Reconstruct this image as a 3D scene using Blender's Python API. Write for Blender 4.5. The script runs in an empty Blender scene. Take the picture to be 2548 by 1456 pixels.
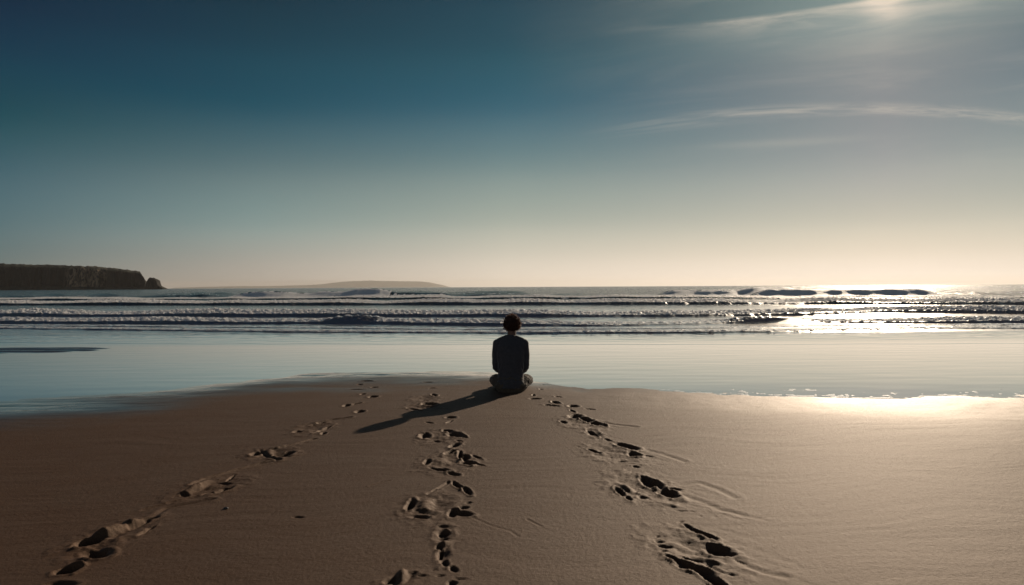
import bpy, bmesh, math, random
import numpy as np
from mathutils import Matrix, Vector

sc = bpy.context.scene
C = sc.collection
random.seed(5)
R = math.radians

# ------------------------------------------------------------------ camera
CAM_H = 1.30
FPX = 1700.0                      # focal length in pixels of a 2548 px wide frame
cam = bpy.data.cameras.new("camera")
cam.sensor_width = 36.0
cam.lens = 36.0 * FPX / 2548.0
cam.clip_start = 0.05
cam.clip_end = 80000.0
camo = bpy.data.objects.new("camera", cam)
CAM_M = Matrix.Translation((0, 0, CAM_H)) @ Matrix.Rotation(R(90 - 0.47), 4, 'X') @ Matrix.Rotation(R(-0.281), 4, 'Z')
camo.matrix_world = CAM_M
C.objects.link(camo)
sc.camera = camo

def ray(px, py):
    d = CAM_M.to_3x3() @ Vector(((px - 1274) / FPX, -(py - 728) / FPX, -1))
    return d

def ground(px, py, z=0.0):
    """survey helper: the ground point that the photograph shows at (px, py)"""
    d = ray(px, py)
    t = (z - CAM_H) / d.z
    return CAM_H * 0 + d.x * t, d.y * t

# ------------------------------------------------------------------ sun, sky
SUN_AZ, SUN_EL = 28.6, 18.2
S_DIR = Vector((math.sin(R(SUN_AZ)) * math.cos(R(SUN_EL)), math.cos(R(SUN_AZ)) * math.cos(R(SUN_EL)), math.sin(R(SUN_EL))))
sun = bpy.data.lights.new("sun", 'SUN')
sun.energy = 3.6
sun.angle = R(0.55)
sun.color = (1.0, 0.82, 0.62)
suno = bpy.data.objects.new("sun", sun)
suno.rotation_euler = (-S_DIR).to_track_quat('-Z', 'Y').to_euler()
suno.location = (20, 40, 30)
C.objects.link(suno)

w = bpy.data.worlds.new("World")
sc.world = w
w.use_nodes = True

class G:
    """small node-graph writer"""
    def __init__(self, tree):
        self.t = tree
    def n(self, typ, **kw):
        nd = self.t.nodes.new(typ)
        for k, v in kw.items():
            setattr(nd, k, v)
        return nd
    def put(self, sock, v):
        if isinstance(v, bpy.types.NodeSocket):
            self.t.links.new(v, sock)
        else:
            sock.default_value = v
    def m(self, op, a, b=None, c=None, clamp=False):
        nd = self.n('ShaderNodeMath', operation=op, use_clamp=clamp)
        self.put(nd.inputs[0], a)
        if b is not None: self.put(nd.inputs[1], b)
        if c is not None: self.put(nd.inputs[2], c)
        return nd.outputs[0]
    def mr(self, v, a, b, c=0.0, d=1.0, smooth=True):
        nd = self.n('ShaderNodeMapRange', interpolation_type='SMOOTHSTEP' if smooth else 'LINEAR', clamp=True)
        for i, x in enumerate((v, a, b, c, d)): self.put(nd.inputs[i], x)
        return nd.outputs[0]
    def mix(self, f, a, b, blend='MIX'):
        nd = self.n('ShaderNodeMix', data_type='RGBA', blend_type=blend)
        self.put(nd.inputs[0], f); self.put(nd.inputs[6], a); self.put(nd.inputs[7], b)
        return nd.outputs[2]
    def comb(self, x, y, z):
        nd = self.n('ShaderNodeCombineXYZ')
        self.put(nd.inputs[0], x); self.put(nd.inputs[1], y); self.put(nd.inputs[2], z)
        return nd.outputs[0]
    def noise(self, vec, scale, detail=4, rough=0.5, dist=0.0):
        nd = self.n('ShaderNodeTexNoise')
        if vec is not None: self.put(nd.inputs['Vector'], vec)
        nd.inputs['Scale'].default_value = scale
        nd.inputs['Detail'].default_value = detail
        nd.inputs['Roughness'].default_value = rough
        nd.inputs['Distortion'].default_value = dist
        return nd.outputs[0]
    def ramp(self, f, stops, interp='LINEAR'):
        nd = self.n('ShaderNodeValToRGB')
        nd.color_ramp.interpolation = interp
        e = nd.color_ramp.elements
        while len(e) < len(stops): e.new(0.5)
        for k, (p, c) in enumerate(stops):
            e[k].position = p
            e[k].color = (*c, 1)
        self.put(nd.inputs[0], f)
        return nd.outputs[0]
    def bump(self, h, dist, strength=1.0, normal=None):
        nd = self.n('ShaderNodeBump')
        nd.inputs['Strength'].default_value = strength
        nd.inputs['Distance'].default_value = dist
        self.put(nd.inputs['Height'], h)
        if normal is not None: self.put(nd.inputs['Normal'], normal)
        return nd.outputs[0]

g = G(w.node_tree)
bgn = w.node_tree.nodes['Background']
bgn.inputs[1].default_value = 0.1
sky = g.n('ShaderNodeTexSky', sky_type='NISHITA', sun_disc=False)
sky.sun_elevation = R(SUN_EL)
sky.sun_rotation = R(SUN_AZ)
NISHITA_SHARE = 0.03
tc = g.n('ShaderNodeTexCoord')
sep = g.n('ShaderNodeSeparateXYZ')
g.put(sep.inputs[0], tc.outputs['Generated'])
dx_, dy_, dz_ = sep.outputs
el = g.m('MULTIPLY', g.m('ARCSINE', dz_), 180 / math.pi)                     # degrees above the horizon
hl = g.m('SQRT', g.m('ADD', g.m('MULTIPLY', dx_, dx_), g.m('MULTIPLY', dy_, dy_)))
cosaz = g.m('DIVIDE', g.m('ADD', g.m('MULTIPLY', dx_, math.sin(R(SUN_AZ))), g.m('MULTIPLY', dy_, math.cos(R(SUN_AZ)))), g.m('MAXIMUM', hl, 1e-4))
daz = g.m('MULTIPLY', g.m('ARCCOSINE', g.m('MINIMUM', cosaz, 1.0)), 180 / math.pi)   # azimuth away from the sun
elf = g.m('DIVIDE', el, 40.0, clamp=True)
SKY = {   # azimuth from the sun -> (elevation, radiance)
 66: [(0, (.162, .171, .162)), (2, (.127, .162, .162)), (4.15, (.098, .156, .171)), (7.6, (.061, .122, .147)), (11.3, (.026, .070, .093)), (15.1, (.0097, .045, .076)), (18.6, (.001, .026, .0545)), (40, (.0, .018, .040))],
 49: [(0, (.445, .381, .314)), (2.3, (.376, .351, .296)), (4.85, (.242, .305, .279)), (8.9, (.127, .195, .195)), (13.2, (.041, .095, .125)), (17.6, (.021, .061, .089)), (21.5, (.011, .0395, .0595)), (40, (.003, .022, .044))],
 29: [(0, (.815, .694, .558)), (2.5, (.645, .571, .456)), (5.2, (.402, .423, .351)), (9.5, (.198, .275, .258)), (14, (.072, .144, .181)), (18.7, (.038, .091, .122)), (22.8, (.023, .065, .091)), (40, (.006, .028, .050))],
 0:  [(0, (.973, .855, .73)), (2.2, (.815, .708, .558)), (4.6, (.565, .552, .445)), (8.4, (.342, .392, .356)), (12.4, (.25, .295, .292)), (16.5, (.287, .305, .292)), (20.3, (.34, .35, .32)), (40, (.03, .055, .07))]}
NSUB = {66: (.024, .013, .018), 49: (.030, .018, .020), 29: (.047, .030, .030), 0: (.104, .112, .084)}
LOWB = {0: (1.02, 1.025, 1.09), 1: (1.01, 1.015, 1.08), 2: (1.04, 1.0, 1.05), 3: (1.09, .975, 1.03), 4: (1.08, .97, 1.0), 5: (.98, .98, 1.0), 6: (.85, 1.0, 1.0)}
rc = {}
for a, t in SKY.items():
    rc[a] = g.ramp(elf, [(e / 40.0, tuple(max(0.0, v * q - b) for v, b, q in zip(c, NSUB[a], LOWB.get(i, (1, 1, 1))))) for i, (e, c) in enumerate(t)], 'CARDINAL')
tz = g.mr(daz, 0, 29, 1.0, 0.0, smooth=False)
col = g.mix(g.m('POWER', tz, g.mr(el, 2, 14, 1.05, 1.7)), rc[29], rc[0])
col = g.mix(g.mr(daz, 29, 49, smooth=False), col, rc[49])
col = g.mix(g.mr(daz, 49, 66, smooth=False), col, rc[66])
rear = g.ramp(elf, [(0, (.31, .31, .30)), (.2, (.25, .255, .255)), (.5, (.13, .14, .15)), (1.0, (.008, .030, .052))])  # unseen sky behind the camera, brightened to fill the shaded faces
col = g.mix(g.mr(daz, 72, 125), col, rear)
col = g.mix(1.0, col, g.mix(1.0, sky.outputs[0], (NISHITA_SHARE * .07, NISHITA_SHARE * .1, NISHITA_SHARE * .105, 1), 'MULTIPLY'), 'ADD')
# high cirrus: thin streaks laid out by compass direction (u = tan azimuth, v = tan elevation seen to the north)
ys = g.m('MAXIMUM', dy_, 0.05)
u = g.m('DIVIDE', dx_, ys)
v = g.m('DIVIDE', dz_, ys)
front = g.m('GREATER_THAN', dy_, 0.06)
def gauss(x, sig):
    q = g.m('DIVIDE', x, sig)
    return g.m('EXPONENT', g.m('MULTIPLY', g.m('MULTIPLY', q, q), -1.0))
du = g.m('SUBTRACT', u, 0.221)
vc1 = g.m('ADD', g.m('ADD', g.m('MULTIPLY', du, 0.075), g.m('MULTIPLY', g.m('MULTIPLY', du, du), 0.15)), 0.3765)
t1 = g.m('SUBTRACT', v, vc1)
wisp = g.noise(g.comb(g.m('ADD', g.m('MULTIPLY', u, 5.0), g.m('MULTIPLY', v, 14.0)), g.m('MULTIPLY', t1, 42.0), 0.0), 1.0, 6, 0.6, 0.5)
upper = g.mr(t1, -0.001, 0.007, 1.0, 0.0)                                    # crisp upper rim
thick = g.mr(u, 0.2, 0.56, 0.006, 0.034, False)
lower = g.m('EXPONENT', g.m('DIVIDE', g.m('MINIMUM', t1, 0.0), thick))
m1 = g.m('MULTIPLY', g.m('MULTIPLY', upper, lower), g.m('MULTIPLY', g.mr(u, 0.10, 0.48), g.mr(u, 0.55, 0.78, 1.0, 0.0)))
m1 = g.m('MULTIPLY', m1, g.mr(wisp, 0.3, 0.7, 0.2, 1.0))
core = g.m('MULTIPLY', gauss(g.m('SUBTRACT', u, 0.548), 0.032), g.mr(v, 0.365, 0.425))
m1b = g.m('MULTIPLY', core, g.mr(wisp, 0.3, 0.7, 0.5, 1.0))
du2 = g.m('SUBTRACT', u, 0.50)
vc2 = g.m('SUBTRACT', 0.2572, g.m('MULTIPLY', g.m('MULTIPLY', du2, du2), 0.24))
t2 = g.m('SUBTRACT', v, vc2)
wisp2 = g.noise(g.comb(g.m('SUBTRACT', g.m('MULTIPLY', u, 11.0), g.m('MULTIPLY', v, 60.0)), g.m('ADD', g.m('MULTIPLY', t2, 120.0), g.m('MULTIPLY', u, 4.0)), 3.0), 1.0, 6, 0.62, 0.5)
m2 = g.m('MULTIPLY', gauss(t2, g.mr(u, 0.2, 0.5, 0.012, 0.0075)), g.m('MULTIPLY', g.mr(u, 0.06, 0.46), g.mr(u, 0.62, 0.95, 1.0, 0.35)))
m2 = g.m('MULTIPLY', m2, g.mr(wisp2, 0.33, 0.68, 0.12, 1.0))
t3 = g.m('SUBTRACT', v, g.m('ADD', 0.214, g.m('MULTIPLY', du2, 0.05)))
m3 = g.m('MULTIPLY', gauss(t3, 0.006), gauss(g.m('SUBTRACT', u, 0.40), 0.11))
veil = g.noise(g.comb(g.m('ADD', g.m('MULTIPLY', u, 2.2), v), g.m('SUBTRACT', g.m('MULTIPLY', v, 17.0), g.m('MULTIPLY', u, 2.0)), 7.0), 1.0, 5, 0.55, 0.6)
m4 = g.m('MULTIPLY', g.mr(veil, 0.45, 0.8), g.m('MULTIPLY', g.mr(u, -0.05, 0.5), g.mr(v, 0.12, 0.3)))
cl = g.m('ADD', g.m('ADD', g.m('MULTIPLY', m1, 0.62), g.m('MULTIPLY', m1b, 0.75)), g.m('ADD', g.m('MULTIPLY', m2, 0.34), g.m('ADD', g.m('MULTIPLY', m3, 0.10), g.m('MULTIPLY', m4, 0.17))))
cl = g.m('MINIMUM', g.m('MULTIPLY', cl, front), 0.95)
col = g.mix(cl, col, (0.80, 0.68, 0.55, 1))
# low fog bank on the sea horizon left of the sun, and thin bright bars under the sun
fogn = g.noise(g.comb(g.m('MULTIPLY', u, 9.0), g.m('MULTIPLY', v, 160.0), 1.5), 1.0, 4, 0.5, 0.3)
fb = g.m('MULTIPLY', g.mr(g.m('ADD', v, g.m('MULTIPLY', g.m('SUBTRACT', fogn, 0.5), 0.006)), 0.008, 0.0125, 1.0, 0.0), g.m('MULTIPLY', g.mr(u, -0.58, -0.42), g.mr(u, -0.30, -0.12, 1.0, 0.0)))
col = g.mix(g.m('MULTIPLY', g.m('MULTIPLY', fb, front), 0.55), col, (0.37, 0.31, 0.265, 1))
bb = g.m('MULTIPLY', gauss(g.m('SUBTRACT', v, 0.017), 0.005), g.mr(u, 0.40, 0.62))
col = g.mix(g.m('MULTIPLY', g.m('MULTIPLY', bb, front), 0.35), col, (0.98, 0.88, 0.74, 1))
# the sky closes below the horizon
col = g.mix(g.mr(el, -6.0, 0.0, 0.0, 1.0), (0.05, 0.05, 0.045, 1), col)
up = g.mix(1.0, col, (10, 10, 10, 1), 'MULTIPLY')
g.put(bgn.inputs[0], up)

sc.view_settings.view_transform = 'Standard'
sc.view_settings.look = 'None'
sc.view_settings.exposure = 0.0
sc.view_settings.gamma = 1.0
sc.render.engine = 'CYCLES'
sc.cycles.use_denoising = True
sc.cycles.max_bounces = 6
sc.cycles.volume_bounces = 0
sc.cycles.sample_clamp_indirect = 6.0
sc.cycles.sample_clamp_direct = 14.0

# ------------------------------------------------------------------ numpy helpers
_rng = np.random.RandomState(11)
_perm = _rng.permutation(512).astype(np.int64)
_perm = np.concatenate([_perm, _perm])
_ga = _rng.rand(512) * 2 * np.pi
_gx, _gy = np.cos(_ga).astype(np.float32), np.sin(_ga).astype(np.float32)

def perlin(x, y):
    xi = np.floor(x).astype(np.int64); yi = np.floor(y).astype(np.int64)
    xf = (x - xi).astype(np.float32); yf = (y - yi).astype(np.float32)
    def gr(ix, iy, ax, ay):
        h = _perm[(_perm[ix & 511] + iy) & 511]
        return _gx[h] * ax + _gy[h] * ay
    uu = xf * xf * xf * (xf * (xf * 6 - 15) + 10); vv = yf * yf * yf * (yf * (yf * 6 - 15) + 10)
    a = gr(xi, yi, xf, yf); b = gr(xi + 1, yi, xf - 1, yf)
    c = gr(xi, yi + 1, xf, yf - 1); d = gr(xi + 1, yi + 1, xf - 1, yf - 1)
    return ((a + (b - a) * uu) + ((c + (d - c) * uu) - (a + (b - a) * uu)) * vv) * 1.5

def fbm(x, y, octs=4, gain=0.5, off=0.0):
    s = 0; a = 1.0
    for k in range(octs):
        s = s + a * perlin(x * 2 ** k + off + 17.3 * k, y * 2 ** k + off * 1.7 + 5.1 * k)
        a *= gain
    return s

def sst(a, b, x):
    t = np.clip((x - a) / (b - a), 0, 1)
    return t * t * (3 - 2 * t)

def grid_mesh(name, X, Y, Z, mat, attrs=None):
    ny, nx = X.shape
    me = bpy.data.meshes.new(name)
    co = np.stack([X, Y, Z], -1).astype(np.float32).reshape(-1)
    me.vertices.add(nx * ny)
    me.vertices.foreach_set('co', co)
    idx = np.arange(nx * ny, dtype=np.int32).reshape(ny, nx)
    q = np.stack([idx[:-1, :-1], idx[:-1, 1:], idx[1:, 1:], idx[1:, :-1]], -1).reshape(-1)
    nf = (nx - 1) * (ny - 1)
    me.loops.add(nf * 4)
    me.loops.foreach_set('vertex_index', q)
    me.polygons.add(nf)
    me.polygons.foreach_set('loop_start', np.arange(nf, dtype=np.int32) * 4)
    me.polygons.foreach_set('use_smooth', np.ones(nf, dtype=bool))
    for k, a in (attrs or {}).items():
        at = me.attributes.new(k, 'FLOAT', 'POINT')
        at.data.foreach_set('value', a.astype(np.float32).reshape(-1))
    me.update(calc_edges=True)
    me.materials.append(mat)
    o = bpy.data.objects.new(name, me)
    C.objects.link(o)
    return o

def material(name):
    m = bpy.data.materials.new(name)
    m.use_nodes = True
    gg = G(m.node_tree)
    return m, gg, m.node_tree.nodes['Principled BSDF']

def attr(gg, name):
    a = gg.n('ShaderNodeAttribute', attribute_name=name)
    return a.outputs['Fac']

# ------------------------------------------------------------------ shoreline
WL = -0.030                                   # water level of the thin sheet left by the last wave
_sp = [ground(px, py, WL) for px, py in ((-500, 1040), (0, 1000), (300, 977), (600, 948), (760, 924), (900, 916), (1100, 915), (1230, 919), (1330, 945),
       (1450, 963), (1700, 973), (2000, 985), (2200, 992), (2320, 988), (2548, 986), (2800, 985))]
_sx = np.array([p[0] for p in _sp]); _sy = np.array([p[1] for p in _sp])
_kx = np.linspace(-40, 40, 3201)
_ky = np.interp(_kx, _sx, _sy)
_ker = np.hanning(21); _ker /= _ker.sum()
_ky = np.convolve(np.pad(_ky, 10, mode='edge'), _ker, 'valid')
def shore(x):
    return np.interp(x, _kx, _ky)

SLOPE = 0.021
def base_z(y):
    """water surface: the swash sheet drains seaward down the beach, then the sea is level"""
    t = np.clip(y - 7.6, 0, 12.0)
    return WL - SLOPE * np.where(t < 2, t * t / 4, np.where(t > 10, 10 - (12 - t) ** 2 / 4, t - 1))
SL = float(base_z(np.float64(60.0)))          # level of the open sea
# ------------------------------------------------------------------ sand
def spaced(parts):
    out = []
    for a, b, s0, s1 in parts:
        p = a
        while p < b:
            out.append(p)
            t = (p - a) / (b - a)
            p += s0 + (s1 - s0) * t
    return out
xh = spaced([(0, 2.7, .0085, .0085), (2.7, 9, .0085, .06), (9, 30, .06, .8), (30, 300, 1, 40), (300, 3000, 40, 500)]) + [3000]
xs = np.array([-q for q in xh[:0:-1]] + xh)
yb = [-300, -120, -50, -20, -10, -6] + spaced([(-4, 1.2, .25, .05), (1.2, 2.6, .05, .009), (2.6, 5, .0085, .012), (5, 10, .012, .03), (10, 20, .03, .08), (20, 60, .3, 3)]) + [60]
ysr = np.array(yb)
X, Y = np.meshgrid(xs, ysr)
X = X.astype(np.float32); Y = Y.astype(np.float32)
S = Y - shore(X)                               # metres seaward of the waterline
nbig = fbm(X * .35, Y * .5, 3, .5, 3.0)
edge_n = fbm(X * .9, Y * 1.1, 4, .55, 9.0)
right_side = sst(0.2, 1.2, X)
edge_l = fbm(X * .28 + .25 * Y, Y * 1.5, 4, .55, 13.0)
left_side = 1 - sst(-1.2, .2, X)
edge_amp = 0.16 + 0.10 * right_side
Sn = S + edge_n * edge_amp + .28 * left_side * edge_l
BZ = base_z(Y)
Z = np.where(Sn < 0, BZ * sst(-1.6, 0.0, Sn), BZ - 0.012 * Sn)
Z = Z + 0.004 * nbig * sst(0.5, -1.0, S)
# wind and wash streaks running a little askew, plus faint ripples
ang = R(8)
xr = X * math.cos(ang) + Y * math.sin(ang); yr = -X * math.sin(ang) + Y * math.cos(ang)
warp = fbm(X * .7, Y * .7, 2, .5, 21.0)
streak = fbm(xr * .55, yr * 4.5 + warp * 1.5, 4, .55, 31.0)
dry = sst(0.0, -1.2, S)
Z = Z + dry * (0.0014 * streak + 0.0005 * fbm(xr * 2.5, yr * 14.0 + warp * 2, 3, .5, 41.0) + 0.0006 * fbm(X * 24, Y * 24, 2, .6, 51.0))
# rippled bar at the far left
bx, by = ground(40, 865, -.13)
bar = np.exp(-(((X - (bx - 1.0)) / 3.6) ** 2) ** 2 - (((Y - by) - 0.10 * (X - bx)) / 1.35) ** 2)
rip = np.sin(Y * 10.5 + X * 1.1 + 2.6 * fbm(X * .22, Y * .5, 2, .5, 61.0))
Z = Z + sst(.12, .75, bar) * (0.012 * np.clip(Sn, 0, None) + 0.006 + 0.024 * rip)

# --- footprints: pits in the ground, each an ellipse with steep walls, a lifted rim and a crumbled edge
def local(cx, cy, rx):
    gx, gy = ground(cx, cy)
    gx2, _ = ground(cx + 10, cy)
    _, gy2 = ground(cx, cy - 5)
    _, gy3 = ground(cx, cy + 5)
    return gx, gy, (gx2 - gx) / 10.0, (gy2 - gy3) / 10.0

def window(gx, gy, ex, ey):
    i0, i1 = np.searchsorted(ysr, (gy - ey, gy + ey)); j0, j1 = np.searchsorted(xs, (gx - ex, gx + ex))
    return slice(i0, i1), slice(j0, j1)

NE = 0.8 * fbm(X * 12, Y * 12, 3, .62, 71.0)
ROUGH = fbm(X * 11, Y * 11, 4, .62, 81.0)
ROUGH2 = fbm(X * 38, Y * 38, 2, .6, 85.0)

def pit(cx, cy, rx, ry, rot=0, depth=None, soft=0.28, rim=0.16, rough=0.18):
    gx, gy, mx, my = local(cx, cy, rx)
    bigr = max(rx, ry)
    ex, ey = bigr * mx * 2.2, bigr * my * 2.2
    sl = window(gx, gy, ex, ey)
    x = (X[sl] - gx) / mx; y = -(Y[sl] - gy) / my
    c, s = math.cos(R(rot)), math.sin(R(rot))
    p = (x * c + y * s) / rx; q = (-x * s + y * c) / ry
    r = np.sqrt(p * p + q * q)
    r = r * (1 + rough * NE[sl])
    hy = min(math.hypot(rx * s, ry * c), bigr) * my
    d = depth if depth is not None else min(max(0.45 * hy, 0.008), 0.042)
    prof = -d * (1 - sst(soft, 1.0, r))
    ring = d * rim * np.exp(-((r - 1.16) / 0.2) ** 2) * (0.8 + 0.5 * ROUGH[sl])
    Z[sl] = Z[sl] + prof + np.clip(ring, 0, None)

def floorpit(cx, cy, rx, ry, rot=0, depth=0.014):
    pit(cx, cy, rx, ry, rot, depth, 0.05, 0.25, 0.25)
    gx, gy, mx, my = local(cx, cy, rx)
    sl = window(gx, gy, rx * mx * 1.6, max(rx * my * .7, ry * my * 1.6))
    r2 = ((X[sl] - gx) / (rx * mx * 1.5)) ** 2 + ((Y[sl] - gy) / (ry * my * 1.5)) ** 2
    Z[sl] = Z[sl] + np.exp(-r2 * 1.5) * (0.0046 * ROUGH[sl] + 0.0014 * ROUGH2[sl])

def groove(pts, width, depth):
    P = [ground(*p) for p in pts]
    P = np.array(P)
    sl = window(P[:, 0].mean(), P[:, 1].mean(), np.ptp(P[:, 0]) / 2 + .2, np.ptp(P[:, 1]) / 2 + .3)
    x, y = X[sl], Y[sl]
    dm = np.full(x.shape, 9.0, np.float32); sd = np.zeros_like(dm)
    for a, b in zip(P[:-1], P[1:]):
        ab = b - a; L2 = ab @ ab
        t = np.clip(((x - a[0]) * ab[0] + (y - a[1]) * ab[1]) / L2, 0, 1)
        dd = np.hypot(x - a[0] - t * ab[0], y - a[1] - t * ab[1])
        dm = np.minimum(dm, dd)
    dm = dm * (1 + .25 * NE[sl])
    Z[sl] += -depth * np.exp(-(dm / width) ** 2) + depth * .45 * np.exp(-((dm - width * 2.0) / width) ** 2) * (0.8 + .3 * ROUGH[sl]).clip(0, 2)

K = 0.3594
def rgt(x, y): return 1306.3 + x * K, 933 + y * K
def mid(x, y): return 808.6 + x * K, 933 + y * K
def lft(x, y): return x * K, 933 + y * K

for f, lst in (
    (rgt, [(600, 545, 165, 60, 8), (390, 335, 140, 38, 5), (800, 780, 200, 85, 12), (1130, 1200, 250, 120, 20), (480, 410, 60, 30, 20)]),
    (mid, [(800, 430, 140, 42, 0), (850, 600, 165, 65, 0), (720, 910, 165, 85, -5), (820, 1100, 70, 60, 0), (520, 1420, 120, 60, -10), (820, 1240, 50, 70, 0), (680, 222, 120, 22, 0), (690, 165, 90, 20, 0)]),
    (lft, [(1450, 785, 190, 62, -15), (800, 1090, 190, 85, -25), (1880, 540, 150, 40, 0), (2160, 370, 120, 40, 0), (640, 1210, 110, 70, -10)])):
    for e in lst:
        floorpit(*f(e[0], e[1]), e[2] * K, e[3] * K, e[4], 0.015)

for f, lst in (
    (rgt, [(60, 140, 14, 7, 0), (70, 165, 50, 6, 0), (230, 150, 30, 4, 5), (110, 92, 18, 4, 0), (150, 46, 40, 3, 0),
           (215, 192, 35, 9, 10), (185, 213, 62, 6, 5), (335, 218, 45, 9, 0), (450, 238, 40, 4, 5), (330, 253, 22, 9, 25), (345, 290, 55, 15, -5), (420, 308, 55, 13, 15),
           (500, 340, 45, 14, 5), (540, 352, 30, 9, 15), (265, 328, 32, 10, 8), (465, 405, 38, 14, 35), (500, 425, 16, 9, 0), (575, 452, 28, 7, 20), (705, 495, 85, 20, 14), (757, 550, 52, 18, 8),
           (850, 562, 45, 5, 8), (480, 528, 50, 12, 15), (680, 600, 52, 6, -3), (770, 638, 30, 8, 5), (850, 738, 52, 40, 15, .038), (915, 762, 48, 28, 18, .03), (992, 822, 68, 34, 15), (655, 810, 22, 40, -40), (715, 855, 25, 18, 40),
           (820, 848, 45, 12, 0), (1040, 795, 60, 9, 3), (1080, 943, 60, 6, 5, .006), (1160, 948, 28, 5, 10, .005), (1080, 1018, 34, 8, -10, .006),
           (1130, 1050, 32, 18, 25), (1190, 1085, 65, 20, 28), (1275, 1120, 65, 20, 22), (1310, 1155, 45, 10, -8), (1345, 1218, 100, 46, 10), (1440, 1245, 30, 15, 25), (1490, 1295, 48, 7, 30, .010),
           (920, 1117, 24, 6, -5), (935, 1150, 42, 12, 0), (970, 1187, 58, 13, 4), (965, 1223, 36, 9, 3), (1030, 1275, 62, 20, 28), (1150, 1275, 80, 11, 20),
           (1120, 1325, 80, 30, 12), (1220, 1360, 90, 40, 25), (1310, 1430, 90, 40, 38), (1370, 1475, 80, 36, 38)]),
    (mid, [(870, 297, 42, 9, 0), (725, 203, 60, 10, 0), (615, 238, 55, 6, 5), (755, 140, 30, 7, 10), (710, 50, 40, 3, 0), (740, 90, 30, 3, 0), (690, 175, 35, 5, 0), (720, 332, 40, 4, 8), (860, 328, 24, 7, -20),
           (690, 422, 42, 18, 0), (850, 388, 45, 9, 8), (905, 412, 68, 16, 8), (965, 430, 30, 8, 15), (780, 455, 58, 9, 5), (930, 460, 34, 6, 14), (897, 490, 44, 15, -12), (870, 535, 52, 12, -18), (935, 552, 28, 18, 55), (972, 572, 36, 18, 15),
           (985, 608, 56, 18, 12), (1050, 570, 42, 8, 15), (1060, 620, 60, 6, 10), (708, 605, 28, 22, 0), (800, 655, 82, 15, 8), (890, 688, 52, 10, 10),
           (910, 762, 50, 15, 28), (985, 805, 50, 18, 32), (592, 902, 36, 42, 0), (660, 985, 82, 17, 5), (885, 960, 42, 28, 0), (960, 962, 72, 20, 5), (958, 920, 44, 14, -3), (995, 884, 28, 8, 0), (760, 800, 20, 5, -30),
           (815, 1052, 55, 8, 0), (820, 1100, 46, 22, 0), (820, 1132, 44, 9, 0), (795, 1193, 30, 22, 0), (800, 1240, 16, 42, 0), (830, 1302, 45, 22, 38), (890, 1345, 45, 20, 25), (800, 1388, 42, 10, 0), (675, 1388, 36, 9, 0),
           (620, 1370, 32, 10, 0), (445, 1425, 45, 26, -20), (880, 1442, 42, 20, 0), (940, 1410, 70, 8, 3)]),
    (lft, [(2060, 393, 36, 10, 0), (2200, 338, 52, 7, -10), (2235, 378, 40, 13, -35), (2240, 405, 22, 9, 0), (1770, 545, 38, 18, 0), (1970, 547, 64, 21, -3, .034), (1560, 747, 82, 8, 0), (1600, 712, 14, 28, -20),
           (1545, 797, 56, 22, -22, .036), (1450, 818, 50, 9, -10), (1280, 830, 46, 12, 10), (960, 1030, 58, 26, -15, .04), (1030, 1000, 54, 18, -8, .036), (900, 1045, 52, 12, 15), (1015, 1080, 16, 40, 20), (625, 1155, 76, 42, -25, .055), (590, 1150, 40, 14, -30),
           (670, 1240, 108, 38, 5, .05), (470, 1355, 80, 32, -5, .045), (430, 1450, 120, 26, 0), (2065, 985, 55, 8, 3)]),
    (mid, [(330, 152, 38, 8, 0), (262, 134, 22, 5, 0), (150, 214, 32, 9, 0), (205, 205, 40, 6, -15), (240, 257, 38, 10, 0), (290, 42, 46, 4, 0), (240, 66, 26, 4, 0), (340, 84, 32, 4, 0), (220, 100, 60, 3, 0)])):
    for e in lst:
        pit(*f(e[0], e[1]), e[2] * K, e[3] * K, e[4], e[5] if len(e) > 5 else None)

# heaped sand pushed up inside and beside the prints
for f, lst in ((lft, [(770, 1085, 125, 52, -32, .046), (905, 1018, 48, 20, -5, .020), (1360, 780, 75, 40, -42, .032), (1470, 770, 80, 22, -15, .012), (1865, 533, 62, 22, 14, .020), (2130, 388, 60, 18, 0, .018), (540, 1320, 80, 22, -5, .016)]),
               (mid, [(695, 900, 92, 58, -8, .034), (760, 950, 90, 26, 8, .014), (800, 598, 95, 34, 0, .022), (800, 428, 85, 20, 0, .017), (840, 1075, 40, 18, 20, .016), (535, 1395, 48, 60, -30, .034), (830, 1170, 40, 20, 0, .012), (690, 215, 70, 11, 0, .016)]),
               (rgt, [(700, 785, 82, 34, 28, .024), (800, 820, 60, 16, 8, .010), (390, 343, 100, 15, 4, .012), (610, 545, 110, 26, 6, .014), (1060, 1180, 110, 40, 22, .013), (1290, 1290, 120, 26, 22, .016), (1010, 905, 110, 14, 12, .006)])):
    for e in lst:
        pit(*f(e[0], e[1]), e[2] * K, e[3] * K, e[4], -e[5], .05, 0, .3)
# small crumbs kicked up along the trails
for f, line in ((rgt, [(200, 200), (420, 330), (620, 520), (850, 780), (1080, 960), (1200, 1200), (1350, 1400)]), (mid, [(700, 180), (820, 400), (900, 620), (820, 900), (810, 1150), (800, 1420)]),
                (lft, [(2200, 340), (1880, 540), (1450, 790), (850, 1090), (600, 1240), (440, 1420)])):
    for k in range(10 if f is lft else 50):
        t = random.random() * (len(line) - 1); i = int(t); t -= i
        qx = line[i][0] + (line[i + 1][0] - line[i][0]) * t; qy = line[i][1] + (line[i + 1][1] - line[i][1]) * t
        sc_ = .35 + qy / 1200.0
        px, py = f(qx + random.gauss(0, 75) * sc_, qy + random.gauss(0, 26) * sc_)
        pit(px, py, random.uniform(2.2, 6) * sc_, random.uniform(.9, 2.2) * sc_, random.uniform(-15, 25), random.choice((-1, 1, 1)) * random.uniform(.002, .005), .1, 0, .4)
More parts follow.
